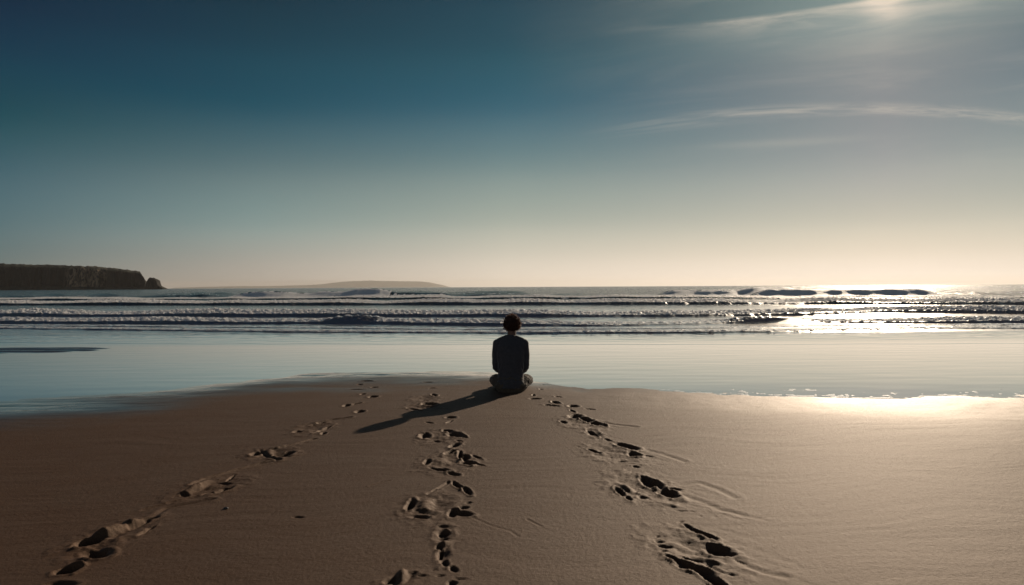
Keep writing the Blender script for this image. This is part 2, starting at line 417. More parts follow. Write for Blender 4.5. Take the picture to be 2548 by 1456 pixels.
groove([lft(1925, 588), lft(1810, 610), lft(1720, 635), lft(1640, 655), lft(1520, 690), lft(1420, 718), lft(1330, 760)], .016, .013)
groove([lft(2180, 440), lft(2050, 475), lft(1940, 502), lft(1850, 518)], .016, .012)
groove([mid(175, 295), mid(60, 310), mid(-40, 330)], .018, .014)
groove([lft(1470, 858), lft(1300, 890), lft(1150, 920), lft(1060, 985)], .016, .008)
groove([lft(1400, 830), lft(1200, 880), lft(1000, 930)], .014, .006)
groove([mid(860, 745), mid(790, 785), mid(715, 825)], .010, .008)
groove([lft(1800, 520), lft(1870, 570), lft(1940, 588)], .014, .010)
groove([mid(1020, 985), mid(1150, 1045), mid(1280, 1080), mid(1340, 1120)], .008, .0025)
groove([mid(1400, 1000), mid(1500, 1050)], .007, .004)
groove([mid(310, 770), mid(390, 745), mid(450, 730)], .007, .004)
groove([rgt(1080, 760), rgt(1200, 745), rgt(1330, 790), rgt(1450, 850)], .025, .004)
groove([rgt(1060, 830), rgt(1200, 870), rgt(1350, 930), rgt(1500, 970)], .025, .004)
groove([rgt(840, 520), rgt(950, 545), rgt(1100, 600)], .025, .004)
groove([rgt(1250, 1310), rgt(1350, 1370), rgt(1450, 1392)], .012, .006)
groove([rgt(1420, 1240), rgt(1550, 1330), rgt(1650, 1370), rgt(1800, 1400)], .02, .004)
groove([rgt(540, 330), rgt(620, 345), rgt(760, 360)], .03, .006)
# splayed wash lines fanning seaward to the right of the track
for k in range(26):
    t = k / 25.0
    px, py = 1380 + 520 * t + random.uniform(-25, 25), 1010 + 420 * t + random.uniform(-20, 20)
    ln = random.uniform(60, 190) * (0.5 + t)
    sl_ = random.uniform(.08, .36)
    groove([(px, py), (px + ln * .5, py + ln * sl_ * .4), (px + ln, py + ln * sl_)], random.uniform(.012, .022), random.uniform(.0005, .0014))

wet_soft = 1.5 + 1.6 * left_side - 1.15 * right_side
wet = sst(-1.0, 0.12, (Sn + 0.2 * edge_n + .3 * nbig + .30 * left_side * edge_l) / wet_soft)
wet = wet * (1 - .9 * right_side)
damp = sst(-1, .1, (S + .3 * nbig) / 3.4)

m_sand, gs, bs = material("damp_beach_sand")
tcs = gs.n('ShaderNodeTexCoord').outputs['Object']
wa, da = attr(gs, 'wet'), attr(gs, 'damp')
n1 = gs.noise(tcs, 260, 3, .7)
n2 = gs.noise(tcs, 2.2, 5, .6)
n3 = gs.noise(tcs, 55, 3, .6)
basec = gs.ramp(n1, [(.30, (.038, .0180, .0095)), (.5, (.068, .0335, .0185)), (.72, (.118, .062, .035))])
basec = gs.mix(gs.mr(n2, .3, .7, 0, .35), basec, (.085, .055, .040, 1))
wetc = gs.mix(gs.mr(wa, .55, 1.0), gs.mix(1.0, basec, (.42, .44, .46, 1), 'MULTIPLY'), (.30, .285, .275, 1))
gs.put(bs.inputs['Metallic'], gs.mr(wa, .45, 1.0, 0, .6))
basec = gs.mix(wa, basec, wetc)
gs.put(bs.inputs['Base Color'], basec)
rough = gs.m('ADD', gs.mr(da, 0, 1, .70, .58), gs.m('MULTIPLY', gs.m('SUBTRACT', n3, .5), .14))
rough = gs.m('ADD', gs.m('MULTIPLY', rough, gs.m('SUBTRACT', 1.0, wa)), gs.m('MULTIPLY', wa, .09))
gs.put(bs.inputs['Roughness'], rough)
bs.inputs['IOR'].default_value = 1.5
gs.put(bs.inputs['Specular IOR Level'], gs.mr(da, 0, 1, .58, .56))
bs.inputs['Specular Tint'].default_value = (1.0, .66, .42, 1)
hgt = gs.m('ADD', gs.m('MULTIPLY', n1, .6), gs.m('MULTIPLY', n3, .9))
gs.put(bs.inputs['Normal'], gs.bump(gs.m('MULTIPLY', hgt, gs.m('SUBTRACT', 1.0, wa)), .0045, .8))
gs.put(bs.inputs['Coat Weight'], gs.m('MULTIPLY', wa, .9))
bs.inputs['Coat Roughness'].default_value = 0.06
sand = grid_mesh("sand", X, Y, Z, m_sand, {'wet': wet, 'damp': damp})
sand['kind'] = 'structure'

# ------------------------------------------------------------------ sea: swash sheet, bores, breakers and open water in one surface
NXS = 1150
rows = np.array(spaced([(5.5, 15.5, .10, .08), (15.5, 35, .045, .055), (35, 62, .07, .10), (62, 100, .12, .2), (100, 400, .4, 14), (400, 33000, 20, 1800)]) + [33000.0])
uu = np.linspace(-1, 1, NXS)
_o = 1 + np.cumsum(np.geomspace(.003, 1.2, 60))
uu = np.concatenate([-_o[::-1], uu, _o])
WX = (uu[None, :] * (0.95 * rows[:, None] + 5.0)).astype(np.float32)
WY = np.repeat(rows[:, None], len(uu), 1).astype(np.float32)
WZ = base_z(WY).astype(np.float32)
FO = np.zeros(WX.shape, np.float32)

def bore(curve, H, front, back, foam_len, lump, seed, Hvar=0.25, foam_full=1.0, dark=0.18):
    """curve: photo survey points along the foot of the bore"""
    P = np.array([ground(px, py, SL) for px, py in curve])
    o = np.argsort(P[:, 0]); P = P[o]
    y0 = np.interp(WX, P[:, 0], P[:, 1]) + 0.02 * H * 20 * fbm(WX * .25, WX * 0 + seed, 3, .5, seed)
    y0 = y0 + H * .5 * fbm(WX * 1.3, WX * 0 + seed * 3, 3, .6, seed)
    hv = H * (1 + Hvar * fbm(WX * .12, WX * 0 + 3, 2, .5, seed + 5) * 1.6).clip(.25, 1.9)
    t = WY - y0
    sel = (t > -front) & (t < back * 4 + foam_len * 2)
    if not sel.any(): return
    run = front * 3.2
    prof = (.50 * sst(-front * .2, front * .45, t) + .50 * sst(front * .3, run, t)) * np.where(t > run, np.exp(-np.clip(t - run, 0, None) / back), 1.0)
    h = hv * prof
    ln = fbm(WX * 4.5, WY * 4.5, 4, .68, seed + 11)
    ln2 = fbm(WX * 1.6, WY * 7.0, 3, .6, seed + 13)
    fr = sst(dark * front, front * 1.0, t + ln * front * .35)
    tail = 1 - sst(0.25, 1.0, t / foam_len + .35 * ln2)
    fm = fr * tail * foam_full
    churn = fr * (1 - sst(0.15, .8, t / foam_len))
    h = h + (.022 + .60 * hv) * lump * ln * churn
    WZ[:] = WZ + np.where(sel, h, 0)
    FO[:] = np.maximum(FO, np.where(sel, fm, 0))

# nearest first: foot lines surveyed off the photograph
bore([(-300, 818), (0, 818), (300, 822), (700, 827), (1274, 830), (1700, 829), (2000, 826), (2250, 820), (2400, 819), (2800, 818)], .065, .16, 1.2, 1.3, .45, 1.0, .2)
bore([(-300, 812), (600, 817), (1000, 822), (1274, 823), (1600, 822), (2100, 816), (2548, 812), (2800, 812)], .05, .18, .6, 1.1, .4, 2.0, .3)
bore([(-300, 806), (0, 806), (500, 807), (850, 806), (1274, 812), (1500, 813), (1750, 808), (2000, 803), (2300, 807), (2548, 806), (2800, 806)], .19, .42, 1.4, 2.6, .5, 3.0, .35)
bore([(-300, 787), (0, 788), (500, 789), (1274, 789), (1700, 789), (2000, 786), (2200, 778), (2548, 782), (2800, 782)], .27, .6, 2.2, 5.0, .5, 4.0, .3)
bore([(-300, 759), (0, 760), (500, 760), (1274, 759), (1900, 758), (2548, 759), (2800, 759)], .40, 1.1, 4.0, 9.0, .4, 5.0, .3)
bore([(-300, 748), (0, 748), (300, 747), (700, 746), (1274, 744), (1600, 744), (1900, 744.5), (2548, 745.5), (2800, 745.5)], .35, 1.6, 6.0, 9.0, .35, 6.0, .35, .9)
bore([(-300, 741), (0, 741), (400, 740), (700, 741), (1000, 739), (1274, 738), (1500, 736), (1900, 734), (2548, 734), (2800, 735)], .50, 3.2, 6.0, 5.0, .25, 7.0, .7, .8, .8)
# the last dark swell of the set, standing up on the right before it breaks
for px0, px1, py, H in ((1640, 2100, 738.5, .86), (1880, 2530, 739, .98), (830, 1120, 741, .36), (520, 960, 742, .62)):
    x0, yy0 = ground(px0, py, SL); x1, _ = ground(px1, py, SL)
    t = WY - yy0 - .8 * fbm(WX * .2, WX * 0 + 7, 2, .5, 91.0)
    bumpx = sst(x0, x0 + (x1 - x0) * .14, WX) * (1 - sst(x1 - (x1 - x0) * .14, x1, WX)) * (1 + .07 * fbm(WX * .3, WX * 0 + 2, 3, .5, 93.0))
    WZ += (H * bumpx * np.exp(-((t - 4.5) / np.where(t < 4.5, 1.9, 6.0)) ** 2)).astype(np.float32)
    FO[:] = np.where((bumpx > .3) & (t > -.5) & (t < 4.2), .74 + .14 * fbm(WX * .8, WY * .8, 3, .6, 97.0), FO)
    crest = np.exp(-((t - 4.4) / .9) ** 2) * bumpx * sst(-.4, .2, fbm(WX * 1.2, WY * 1.2, 4, .6, 95.0))
    FO[:] = np.maximum(FO, .85 * crest)
# the small glassy hump ahead of the second bore (left of the person) and one to the right
for pa, pb, py, H in ((780, 960, 806, .16), (1780, 2080, 806, .17)):
    x0, yy0 = ground(pa, py, SL); x1, _ = ground(pb, py, SL)
    t = WY - yy0
    bx_ = sst(x0, x0 + (x1 - x0) * .4, WX) * (1 - sst(x1 - (x1 - x0) * .4, x1, WX))
    WZ += (H * bx_ * np.exp(-((t - .5) / .45) ** 2)).astype(np.float32)
    FO[:] = np.where((bx_ > .25) & (t > -.4) & (t < .55), FO * .05, FO)
# swell and chop further out; faint rings in the sheet of water on the sand
far = sst(17, 26, WY)
WZ += far * (.012 * fbm(WX * .9, WY * 2.2, 3, .55, 101.0))
out = sst(55, 110, WY) * (1 - sst(900, 3000, WY))
WZ += out * (.10 * fbm(WX * .035, WY * .10, 3, .5, 103.0) + .04 * fbm(WX * .12, WY * .35, 2, .5, 105.0)) * (1 - .6 * sst(300, 900, WY))
sh = 1 - sst(16, 19, WY)
WZ += sh * (.0010 * fbm(WX * .7, WY * 3.2, 3, .5, 107.0))
yl = np.interp(WX, *zip(*sorted([ground(px, py, -.175) for px, py in ((-300, 846), (0, 847), (400, 850), (800, 851), (1274, 852), (1800, 853), (2548, 851), (2800, 851))])))
yl = yl + .16 * fbm(WX * .5, WX * 0 + 1, 3, .5, 109.0)
WZ += .005 * sst(-.06, .06, WY - yl) * np.exp(-np.clip(WY - yl, 0, None) / 1.5)
# whitecap flecks outside
cap = sst(.42, .75, fbm(WX * .22, WY * .5, 4, .6, 111.0)) * sst(60, 75, WY) * (1 - sst(110, 160, WY))
FO = np.maximum(FO, .55 * cap)
SW = WY - shore(WX)
esw = SW + .28 * (1 - sst(-1.2, .2, WX)) * fbm(WX * .28 + .25 * WY, WY * 1.5, 4, .55, 13.0) + fbm(WX * .9, WY * 1.1, 4, .55, 9.0) * (0.16 + .10 * sst(.2, 1.2, WX))
lace = fbm(WX * 3.4, WY * 3.0, 4, .65, 113.0)
edge = sst(-.02, .02, esw) * (1 - sst(.02, .16, esw + .10 * lace)) * sst(.5, 2.6, WX)
flecks = sst(.55, .7, fbm(WX * 5, WY * 4, 3, .6, 115.0) + .25 * sst(.75, .0, esw)) * sst(1.1, .2, esw) * sst(1.8, 3.0, WX)
FO = np.maximum(FO, np.maximum(edge * .9, flecks * .8))
DEEP = sst(34, 75, WY)
SURF = sst(21.8, 23.2, WY)

m_sea, gw, bw = material("sea_water")
tcw = gw.n('ShaderNodeTexCoord').outputs['Object']
fo, dp = attr(gw, 'foam'), attr(gw, 'deep')
fn = gw.noise(tcw, 9, 5, .7, .4)
fmask = gw.mr(gw.m('ADD', fo, gw.m('MULTIPLY', gw.m('SUBTRACT', fn, .5), .9)), .34, .60)
fmask = gw.m('MULTIPLY', fmask, gw.mr(fo, .03, .2))
wc = gw.mix(dp, (.36, .34, .32, 1), (.034, .045, .050, 1))
gw.put(bw.inputs['Base Color'], gw.mix(fmask, wc, (.86, .86, .86, 1)))
gw.put(bw.inputs['Roughness'], gw.m('ADD', gw.m('MULTIPLY', gw.mr(dp, 0, 1, gw.mr(attr(gw, 'surf'), 0, 1, .035, .36), .15), gw.m('SUBTRACT', 1.0, fmask)), gw.m('MULTIPLY', fmask, .55)))
bw.inputs['IOR'].default_value = 1.40
bw.inputs['Subsurface Radius'].default_value = (.22, .21, .20)
bw.inputs['Subsurface Scale'].default_value = 1.0
gw.put(bw.inputs['Subsurface Weight'], gw.m('MULTIPLY', fmask, .85))
gw.put(bw.inputs['Metallic'], gw.m('MULTIPLY', gw.m('SUBTRACT', 1.0, gw.m('MAXIMUM', dp, fmask)), .62))
gw.put(bw.inputs['Coat Weight'], gw.m('MULTIPLY', gw.m('SUBTRACT', 1.0, dp), .9))
bw.inputs['Coat IOR'].default_value = 1.6
bw.inputs['Coat Roughness'].default_value = 0.03
mp = gw.n('ShaderNodeMapping')
mp.inputs['Scale'].default_value = (.32, 2.4, 1.0)
gw.put(mp.inputs[0], tcw)
wv = gw.m('ADD', gw.noise(mp.outputs[0], 1.1, 5, .6, .2), gw.m('MULTIPLY', gw.noise(mp.outputs[0], .16, 4, .6), 3.0))
wv = gw.m('MULTIPLY', wv, gw.mr(dp, 0, 1, .002, 1.0))
chop = gw.bump(gw.m('MULTIPLY', wv, gw.m('SUBTRACT', 1.0, gw.m('MULTIPLY', fmask, .85))), .38, 1.0)
gw.put(bw.inputs['Specular IOR Level'], gw.mr(fmask, 0, 1, .5, .12))
fbub = gw.m('MULTIPLY', gw.noise(tcw, 7, 6, .75, .6), fmask)
gw.put(bw.inputs['Normal'], gw.bump(fbub, .12, 1.0, chop))
sea = grid_mesh("sea", WX, WY, WZ, m_sea, {'foam': FO, 'deep': DEEP, 'surf': SURF})
sea['kind'] = 'structure'

# ------------------------------------------------------------------ headland, stack and island
def far_xy(px, D):
    d = ray(px, 714); s = D / d.y
    return d.x * s
def far_z(px, py, D):
    d = ray(px, py); return CAM_H + d.z * D / d.y

HD = 1500.0
prof = [(-3200, 655), (-1900, 640), (-1100, 645), (-420, 640), (-200, 648), (0, 652.5), (60, 654), (100, 654), (150, 656), (185, 657), (230, 658.5), (270, 662), (300, 664.5), (325, 668), (338, 669.5), (346, 671), (352, 673), (354, 678), (359, 684), (363, 692), (367, 697.5), (373, 699), (377, 705), (382, 718)]
hx = np.array([far_xy(p[0], HD) for p in prof]); hz = np.array([far_z(p[0], p[1], HD) for p in prof])
nx, ny = 620, 190
tip = hx[-1]
gxs = np.concatenate([np.linspace(tip - 3600, tip - 560, 170)[:-1], np.linspace(tip - 560, tip + 14, 450)]); gys = HD - 70 + np.concatenate([np.linspace(0, 130, 130), np.linspace(136, 560, ny - 130)])
HX, HY = np.meshgrid(gxs, gys)
HX0 = HX
top = np.interp(HX, hx, hz) + 1.6 * fbm(HX * .045, HY * .05, 4, .6, 201.0)
coast = HD + 6 + 16 * fbm(HX * .011, HX * 0 + 2, 2, .5, 203.0) + 7 * fbm(HX * .05, HX * 0 + 4, 3, .6, 205.0) + 18 * sst(-170, -40, HX - tip) ** 2
dc = HY - coast + 3.0 * fbm(HX * .09, HY * .09, 3, .6, 207.0)
riseL = 1 - sst(-420, -160, HX - tip)              # the left part slopes, the right end is sheer
frac = sst(0, 1, dc / (16 + 26 * riseL)) * .86 + .14 * sst(0, 1, dc / 90.0)
talus = .14 * sst(-26, 4, dc)
HZ = np.where(dc > -30, np.maximum(frac, talus) * top * (1 + .02 * fbm(HX * .2, HY * .2, 3, .6, 209.0)), 0) - 1.5
HZ += sst(.1, .6, frac) * 1.6 * fbm(HX * .13, HY * .06, 3, .6, 211.0)
m_hd, gh, bh = material("headland_rock_and_grass")
tch = gh.n('ShaderNodeTexCoord').outputs['Object']
geo = gh.n('ShaderNodeNewGeometry')
sn = gh.n('ShaderNodeSeparateXYZ'); gh.put(sn.inputs[0], geo.outputs['True Normal'])
sp = gh.n('ShaderNodeSeparateXYZ'); gh.put(sp.inputs[0], tch)
mph = gh.n('ShaderNodeMapping'); mph.inputs['Scale'].default_value = (1, 1, .4); gh.put(mph.inputs[0], tch)
rk = gh.noise(mph.outputs[0], .16, 6, .65, .6)
rock = gh.ramp(rk, [(.3, (.006, .0055, .0055)), (.52, (.010, .0085, .0085)), (.72, (.022, .018, .016))])
lit_streak = gh.m('MULTIPLY', gh.mr(rk, .42, .62), gh.m('MULTIPLY', gh.mr(sp.outputs[0], far_xy(140, HD), far_xy(170, HD)), gh.mr(sp.outputs[0], far_xy(225, HD), far_xy(262, HD), 1, 0)))
rock = gh.mix(gh.m('MULTIPLY', lit_streak, .8), rock, (.36, .26, .17, 1))  # streak of sunlight on the cliff, painted into the rock colour as lighter tan
gr = gh.ramp(gh.noise(tch, .06, 5, .6), [(.35, (.012, .015, .009)), (.65, (.028, .032, .018))])
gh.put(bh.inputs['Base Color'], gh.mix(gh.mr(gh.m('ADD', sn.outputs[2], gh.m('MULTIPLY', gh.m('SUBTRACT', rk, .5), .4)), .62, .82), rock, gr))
bh.inputs['Roughness'].default_value = .95
gh.put(bh.inputs['Normal'], gh.bump(gh.noise(mph.outputs[0], .3, 5, .7), 1.4, .9))
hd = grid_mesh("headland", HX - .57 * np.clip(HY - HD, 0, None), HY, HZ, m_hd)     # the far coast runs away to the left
hd['kind'] = 'structure'

# sea stack off the point: a leaning wedge of rock with a low reef
sxs = np.linspace(far_xy(359, HD), far_xy(420, HD), 90); sys_ = np.linspace(HD - 26, HD + 44, 80)
SX, SY = np.meshgrid(sxs, sys_)
spf = [(359, 719), (361, 716), (364, 700), (368, 692), (372, 689.8), (378, 691), (384, 694), (389.5, 697.5), (391.5, 706), (394, 710), (402, 714.5), (412, 718.6), (420, 722)]
stz = np.interp(SX, [far_xy(p[0], HD) for p in spf], [far_z(p[0], p[1], HD) for p in spf])
cyn = (SY - (HD + 8)) / (15 + 4 * fbm(SX * .1, SX * 0, 2, .5, 221.0))
SZ = stz * (1 - sst(.45, 1.0, np.abs(cyn))) + 1.4 * fbm(SX * .15, SY * .15, 4, .6, 223.0) * sst(.2, .8, stz / 20) - 1.2
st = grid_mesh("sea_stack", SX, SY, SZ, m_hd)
st['label'] = "small pointed dark rock stack standing in the sea just off the headland tip"
st['category'] = "sea stack"

ID = 25000.0
ipf = [(440, 716), (520, 713.5), (600, 712), (680, 711.5), (760, 709.5), (800, 707.5), (830, 703.5), (860, 700.5), (890, 699.3), (920, 698.2), (950, 699.2), (985, 699.8), (1020, 700), (1045, 700.3), (1065, 702.5), (1085, 706.5), (1105, 711), (1120, 716)]
ixs = np.linspace(far_xy(440, ID), far_xy(1120, ID), 260); iys = np.linspace(ID - 600, ID + 1200, 50)
IX, IY = np.meshgrid(ixs, iys)
it = np.interp(IX, [far_xy(p[0], ID) for p in ipf], [far_z(p[0], p[1], ID) for p in ipf])
IZ = it * sst(-560, -60, IY - ID) * (1 - sst(600, 1180, IY - ID)) * (1 + .025 * fbm(IX * .006, IY * .006, 4, .6, 231.0)) - 2
m_is, gi, bi = material("island_scrub")
gi.put(bi.inputs['Base Color'], gi.ramp(gi.noise(gi.n('ShaderNodeTexCoord').outputs['Object'], .01, 5, .6), [(.35, (.05, .05, .035)), (.65, (.10, .09, .065))]))
bi.inputs['Roughness'].default_value = .95
isl = grid_mesh("island", IX, IY, IZ, m_is)
isl['kind'] = 'structure'

# ------------------------------------------------------------------ the seated person (faces the sea, +Y)
from mathutils import noise as mnoise
DG = None

def loft(bm, pts, rad, seg=18, caps=True):
    """closed tube through pts; rad = radius or (side, depth) pair for each station; rounded ends"""
    pts = [Vector(p) for p in pts]
    rad = [(r, r) if not isinstance(r, tuple) else r for r in rad]
    if caps:
        a, b = pts[0] - pts[1], pts[-1] - pts[-2]
        a.normalize(); b.normalize()
        P, Q = [], []
        for s in (.97, .75, .4):
            k = math.sqrt(1 - s * s)
            P.append(pts[0] + a * min(rad[0]) * s); Q.append((rad[0][0] * k, rad[0][1] * k))
        P += pts; Q += rad
        for s in (.4, .75, .97):
            k = math.sqrt(1 - s * s)
            P.append(pts[-1] + b * min(rad[-1]) * s); Q.append((rad[-1][0] * k, rad[-1][1] * k))
        pts, rad = P, Q
    prev = None
    rings = []
    for i, p in enumerate(pts):
        t = (pts[min(i + 1, len(pts) - 1)] - pts[max(i - 1, 0)]).normalized()
        if prev is None:
            ref = Vector((1, 0, 0)) if abs(t.x) < .9 else Vector((0, 0, 1))
        else:
            ref = prev
        e1 = (ref - t * ref.dot(t)).normalized()
        prev = e1
        e2 = t.cross(e1)
        rings.append([bm.verts.new(p + e1 * (math.cos(2 * math.pi * k / seg) * rad[i][0]) + e2 * (math.sin(2 * math.pi * k / seg) * rad[i][1])) for k in range(seg)])
    for r0, r1 in zip(rings[:-1], rings[1:]):
        for k in range(seg):
            bm.faces.new((r0[k], r0[(k + 1) % seg], r1[(k + 1) % seg], r1[k]))
    bm.faces.new(rings[0][::-1]); bm.faces.new(rings[-1])

def blob(bm, c, r, rot=None):
    ret = bmesh.ops.create_icosphere(bm, subdivisions=3, radius=1.0)
    M = Matrix.Translation(c) @ (rot if rot is not None else Matrix.Identity(4)) @ Matrix.Diagonal((*r, 1))
    bmesh.ops.transform(bm, matrix=M, verts=ret['verts'])

def fuse(name, bm, mat, voxel, smooth, parent=None, shape=None):
    """one continuous skin over the overlapping masses"""
    bmesh.ops.recalc_face_normals(bm, faces=bm.faces)
    me = bpy.data.meshes.new(name); bm.to_mesh(me); bm.free()
    tmp = bpy.data.objects.new(name, me); C.objects.link(tmp)
    md = tmp.modifiers.new('r', 'REMESH'); md.mode = 'VOXEL'; md.voxel_size = voxel; md.use_smooth_shade = True
    if smooth:
        ms = tmp.modifiers.new('s', 'SMOOTH'); ms.factor = .5; ms.iterations = smooth
    dg = bpy.context.evaluated_depsgraph_get()
    me2 = bpy.data.meshes.new_from_object(tmp.evaluated_get(dg))
    bpy.data.objects.remove(tmp); bpy.data.meshes.remove(me)
    me2.name = name
    if shape:
        nv = len(me2.vertices)
        co = np.empty(nv * 3, np.float32); me2.vertices.foreach_get('co', co)
        no = np.empty(nv * 3, np.float32); me2.vertices.foreach_get('normal', no)
        co = co.reshape(-1, 3); no = no.reshape(-1, 3)
        co = shape(co, no)
        me2.vertices.foreach_set('co', co.astype(np.float32).reshape(-1))
    me2.polygons.foreach_set('use_smooth', np.ones(len(me2.polygons), dtype=bool))
    me2.update()
    me2.materials.clear(); me2.materials.append(mat)
    o = bpy.data.objects.new(name, me2); C.objects.link(o)
    if parent: o.parent = parent
    return o

def simple_mat(name, c1, c2, scale, rough, bump=.0, sss=0.0, sheen=0.0):
    m, gg, b = material(name)
    t = gg.n('ShaderNodeTexCoord').outputs['Object']
    nn = gg.noise(t, scale, 5, .6)
    gg.put(b.inputs['Base Color'], gg.ramp(nn, [(.3, c1), (.7, c2)]))
    b.inputs['Roughness'].default_value = rough
    if sss:
        b.inputs['Subsurface Weight'].default_value = sss
        b.inputs['Subsurface Radius'].default_value = (.012, .004, .002)
    b.inputs['Sheen Weight'].default_value = sheen
    b.inputs['Sheen Roughness'].default_value = .35
    if bump:
        gg.put(b.inputs['Normal'], gg.bump(gg.noise(t, scale * 6, 3, .6), bump, .7))
    return m

m_skin = simple_mat("skin", (.12, .058, .038), (.17, .085, .056), 18, .5, .0008, .15)
m_shirt = simple_mat("charcoal_jersey", (.050, .047, .053), (.066, .062, .068), 30, .9, .0006, 0, .55)
m_pants = simple_mat("worn_khaki_cotton", (.058, .043, .030), (.096, .072, .050), 26, .9, .0018, 0, .15)
m_hair, ghr, bhr = material("auburn_hair")
ghr.put(bhr.inputs['Base Color'], ghr.ramp(ghr.noise(ghr.n('ShaderNodeTexCoord').outputs['Object'], 60, 3, .6), [(.3, (.022, .012, .008)), (.7, (.065, .032, .018))]))
bhr.inputs['Roughness'].default_value = .45
trn = ghr.n('ShaderNodeBsdfTranslucent'); trn.inputs[0].default_value = (.60, .31, .17, 1)
mxh = ghr.n('ShaderNodeMixShader'); mxh.inputs[0].default_value = .40
outh = [n for n in m_hair.node_tree.nodes if n.type == 'OUTPUT_MATERIAL'][0]
ghr.t.links.new(bhr.outputs[0], mxh.inputs[1]); ghr.t.links.new(trn.outputs[0], mxh.inputs[2]); ghr.t.links.new(mxh.outputs[0], outh.inputs[0])

HC = Vector((.018, .150, .818))               # centre of the head
def add_hand(bm, s):
    w_ = Vector((s * .105, .330, .185)); k_ = Vector((s * .055, .405, .165))
    d = (k_ - w_).normalized(); side = Vector((0, 0, 1)).cross(d).normalized() * -s   # towards the thumb
    loft(bm, [w_ - d * .03, w_, w_ + d * .035, k_], [.024, (.026, .020), (.036, .016), (.040, .014)], 14)
    for i, ln in enumerate((.068, .078, .073, .058)):
        off = side * (.030 - .0205 * i)
        b = k_ + off
        dn = (d + Vector((0, 0, -.15 - .05 * i))).normalized()
        p1 = b + dn * ln * .45
        dn2 = (d * .75 + Vector((0, 0, -.75))).normalized()
        p2 = p1 + dn2 * ln * .33
        dn3 = (d * .25 + Vector((0, 0, -1))).normalized()
        p3 = p2 + dn3 * ln * .25
        loft(bm, [b - d * .012, p1, p2, p3], [.0098, .0090, .0083, .0072], 10)
    tb = w_ + d * .022 + side * .024
    loft(bm, [tb, tb + (d * .5 + side * .8).normalized() * .035 + Vector((0, 0, -.004)), tb + (d * .9 + side * .6).normalized() * .066 + Vector((0, 0, -.012))], [.013, .0108, .0085], 10)

def add_foot(bm, heel, toe, up):
    h, t = Vector(heel), Vector(toe)
    d = (t - h).normalized(); side = d.cross(Vector(up)).normalized()
    loft(bm, [h, h + d * .06, h + d * .13, h + d * .185], [(.032, .034), (.034, .036), (.042, .027), (.044, .018)], 14)
    for i in range(5):
        b = h + d * (.185 - .010 * abs(i - 1)) + side * (.030 - .0155 * i)
        loft(bm, [b - d * .02, b + d * (.022 - .003 * i), b + d * (.036 - .005 * i)], [.0125 - .0012 * i, .0115 - .0012 * i, .010 - .0012 * i], 10)

bm = bmesh.new()
# trunk, neck and head
loft(bm, [(0, -.02, .07), (0, -.01, .16), (0, .005, .28), (0, .03, .42), (0, .06, .54), (0, .085, .60)], [(.140, .100), (.130, .092), (.126, .090), (.140, .098), (.145, .088), (.10, .07)], 24)
loft(bm, [(.002, .095, .60), (.010, .118, .67), (.014, .128, .76)], [.062, .054, .056], 16)
blob(bm, HC + Vector((0, -.005, .018)), (.076, .096, .098))
blob(bm, HC + Vector((0, .035, -.045)), (.058, .062, .072))          # face and jaw
blob(bm, HC + Vector((0, .072, -.098)), (.026, .022, .018))          # chin
loft(bm, [HC + Vector((0, .088, .010)), HC + Vector((0, .105, -.020)), HC + Vector((0, .112, -.034))], [.009, .012, .015], 10)   # nose
blob(bm, HC + Vector((0, .094, -.062)), (.023, .010, .006)); blob(bm, HC + Vector((0, .093, -.072)), (.020, .010, .007))         # lips
for s in (-1, 1):
    blob(bm, HC + Vector((s * .032, .082, .018)), (.026, .012, .007))   # brow
    blob(bm, HC + Vector((s * .040, .056, -.030)), (.028, .030, .030))
    blob(bm, HC + Vector((s * .031, .080, .0085)), (.016, .0105, .0055))  # cheek
    blob(bm, HC + Vector((s * .079, .002, -.018)), (.009, .017, .030), Matrix.Rotation(R(-12), 4, 'X'))   # ear
    # arms
    loft(bm, [(s * .160, .08, .580), (s * .187, .072, .46), (s * .188, .058, .33), (s * .186, .060, .297), (s * .158, .165, .245), (s * .122, .285, .203), (s * .105, .330, .185)], [.042, .036, .031, .029, .027, .024, .023], 16)
    add_hand(bm, s)
    # legs
    loft(bm, [(s * .09, .00, .095), (s * .16, .12, .108), (s * .205, .27, .103)], [.066, .056, .044], 16)
    loft(bm, [(s * .208, .285, .103), (s * .12, .35, .085 if s > 0 else .07), (-s * .03, .37, .085 if s > 0 else .05)], [.046, .042, .033], 16)
add_foot(bm, (-.05, .355, .085), (-.19, .44, .050), (.2, .2, 1))
add_foot(bm, (.05, .375, .045), (.17, .47, .032), (-.2, .2, 1))
person = fuse("person", bm, m_skin, .0055, 4)
person['label'] = "person in a dark long-sleeved top sitting cross-legged on the sand facing the sea"
person['category'] = "person"

m_eye = simple_mat("eye_white", (.55, .52, .5), (.6, .58, .55), 10, .2)
m_iris = simple_mat("dark_iris", (.02, .012, .008), (.05, .03, .02), 10, .1)
for s in (-1, 1):
    be = bmesh.new(); blob(be, HC + Vector((s * .031, .0735, -.001)), (.0120, .0125, .0105))
    me = bpy.data.meshes.new("eye"); be.to_mesh(me); be.free(); me.materials.append(m_eye)
    eo = bpy.data.objects.new("eye", me); C.objects.link(eo); eo.parent = person
    be = bmesh.new(); blob(be, HC + Vector((s * .031, .0853, -.001)), (.0052, .0018, .0052))
    me = bpy.data.meshes.new("iris"); be.to_mesh(me); be.free(); me.materials.append(m_iris)
    io = bpy.data.objects.new("iris", me); C.objects.link(io); io.parent = eo

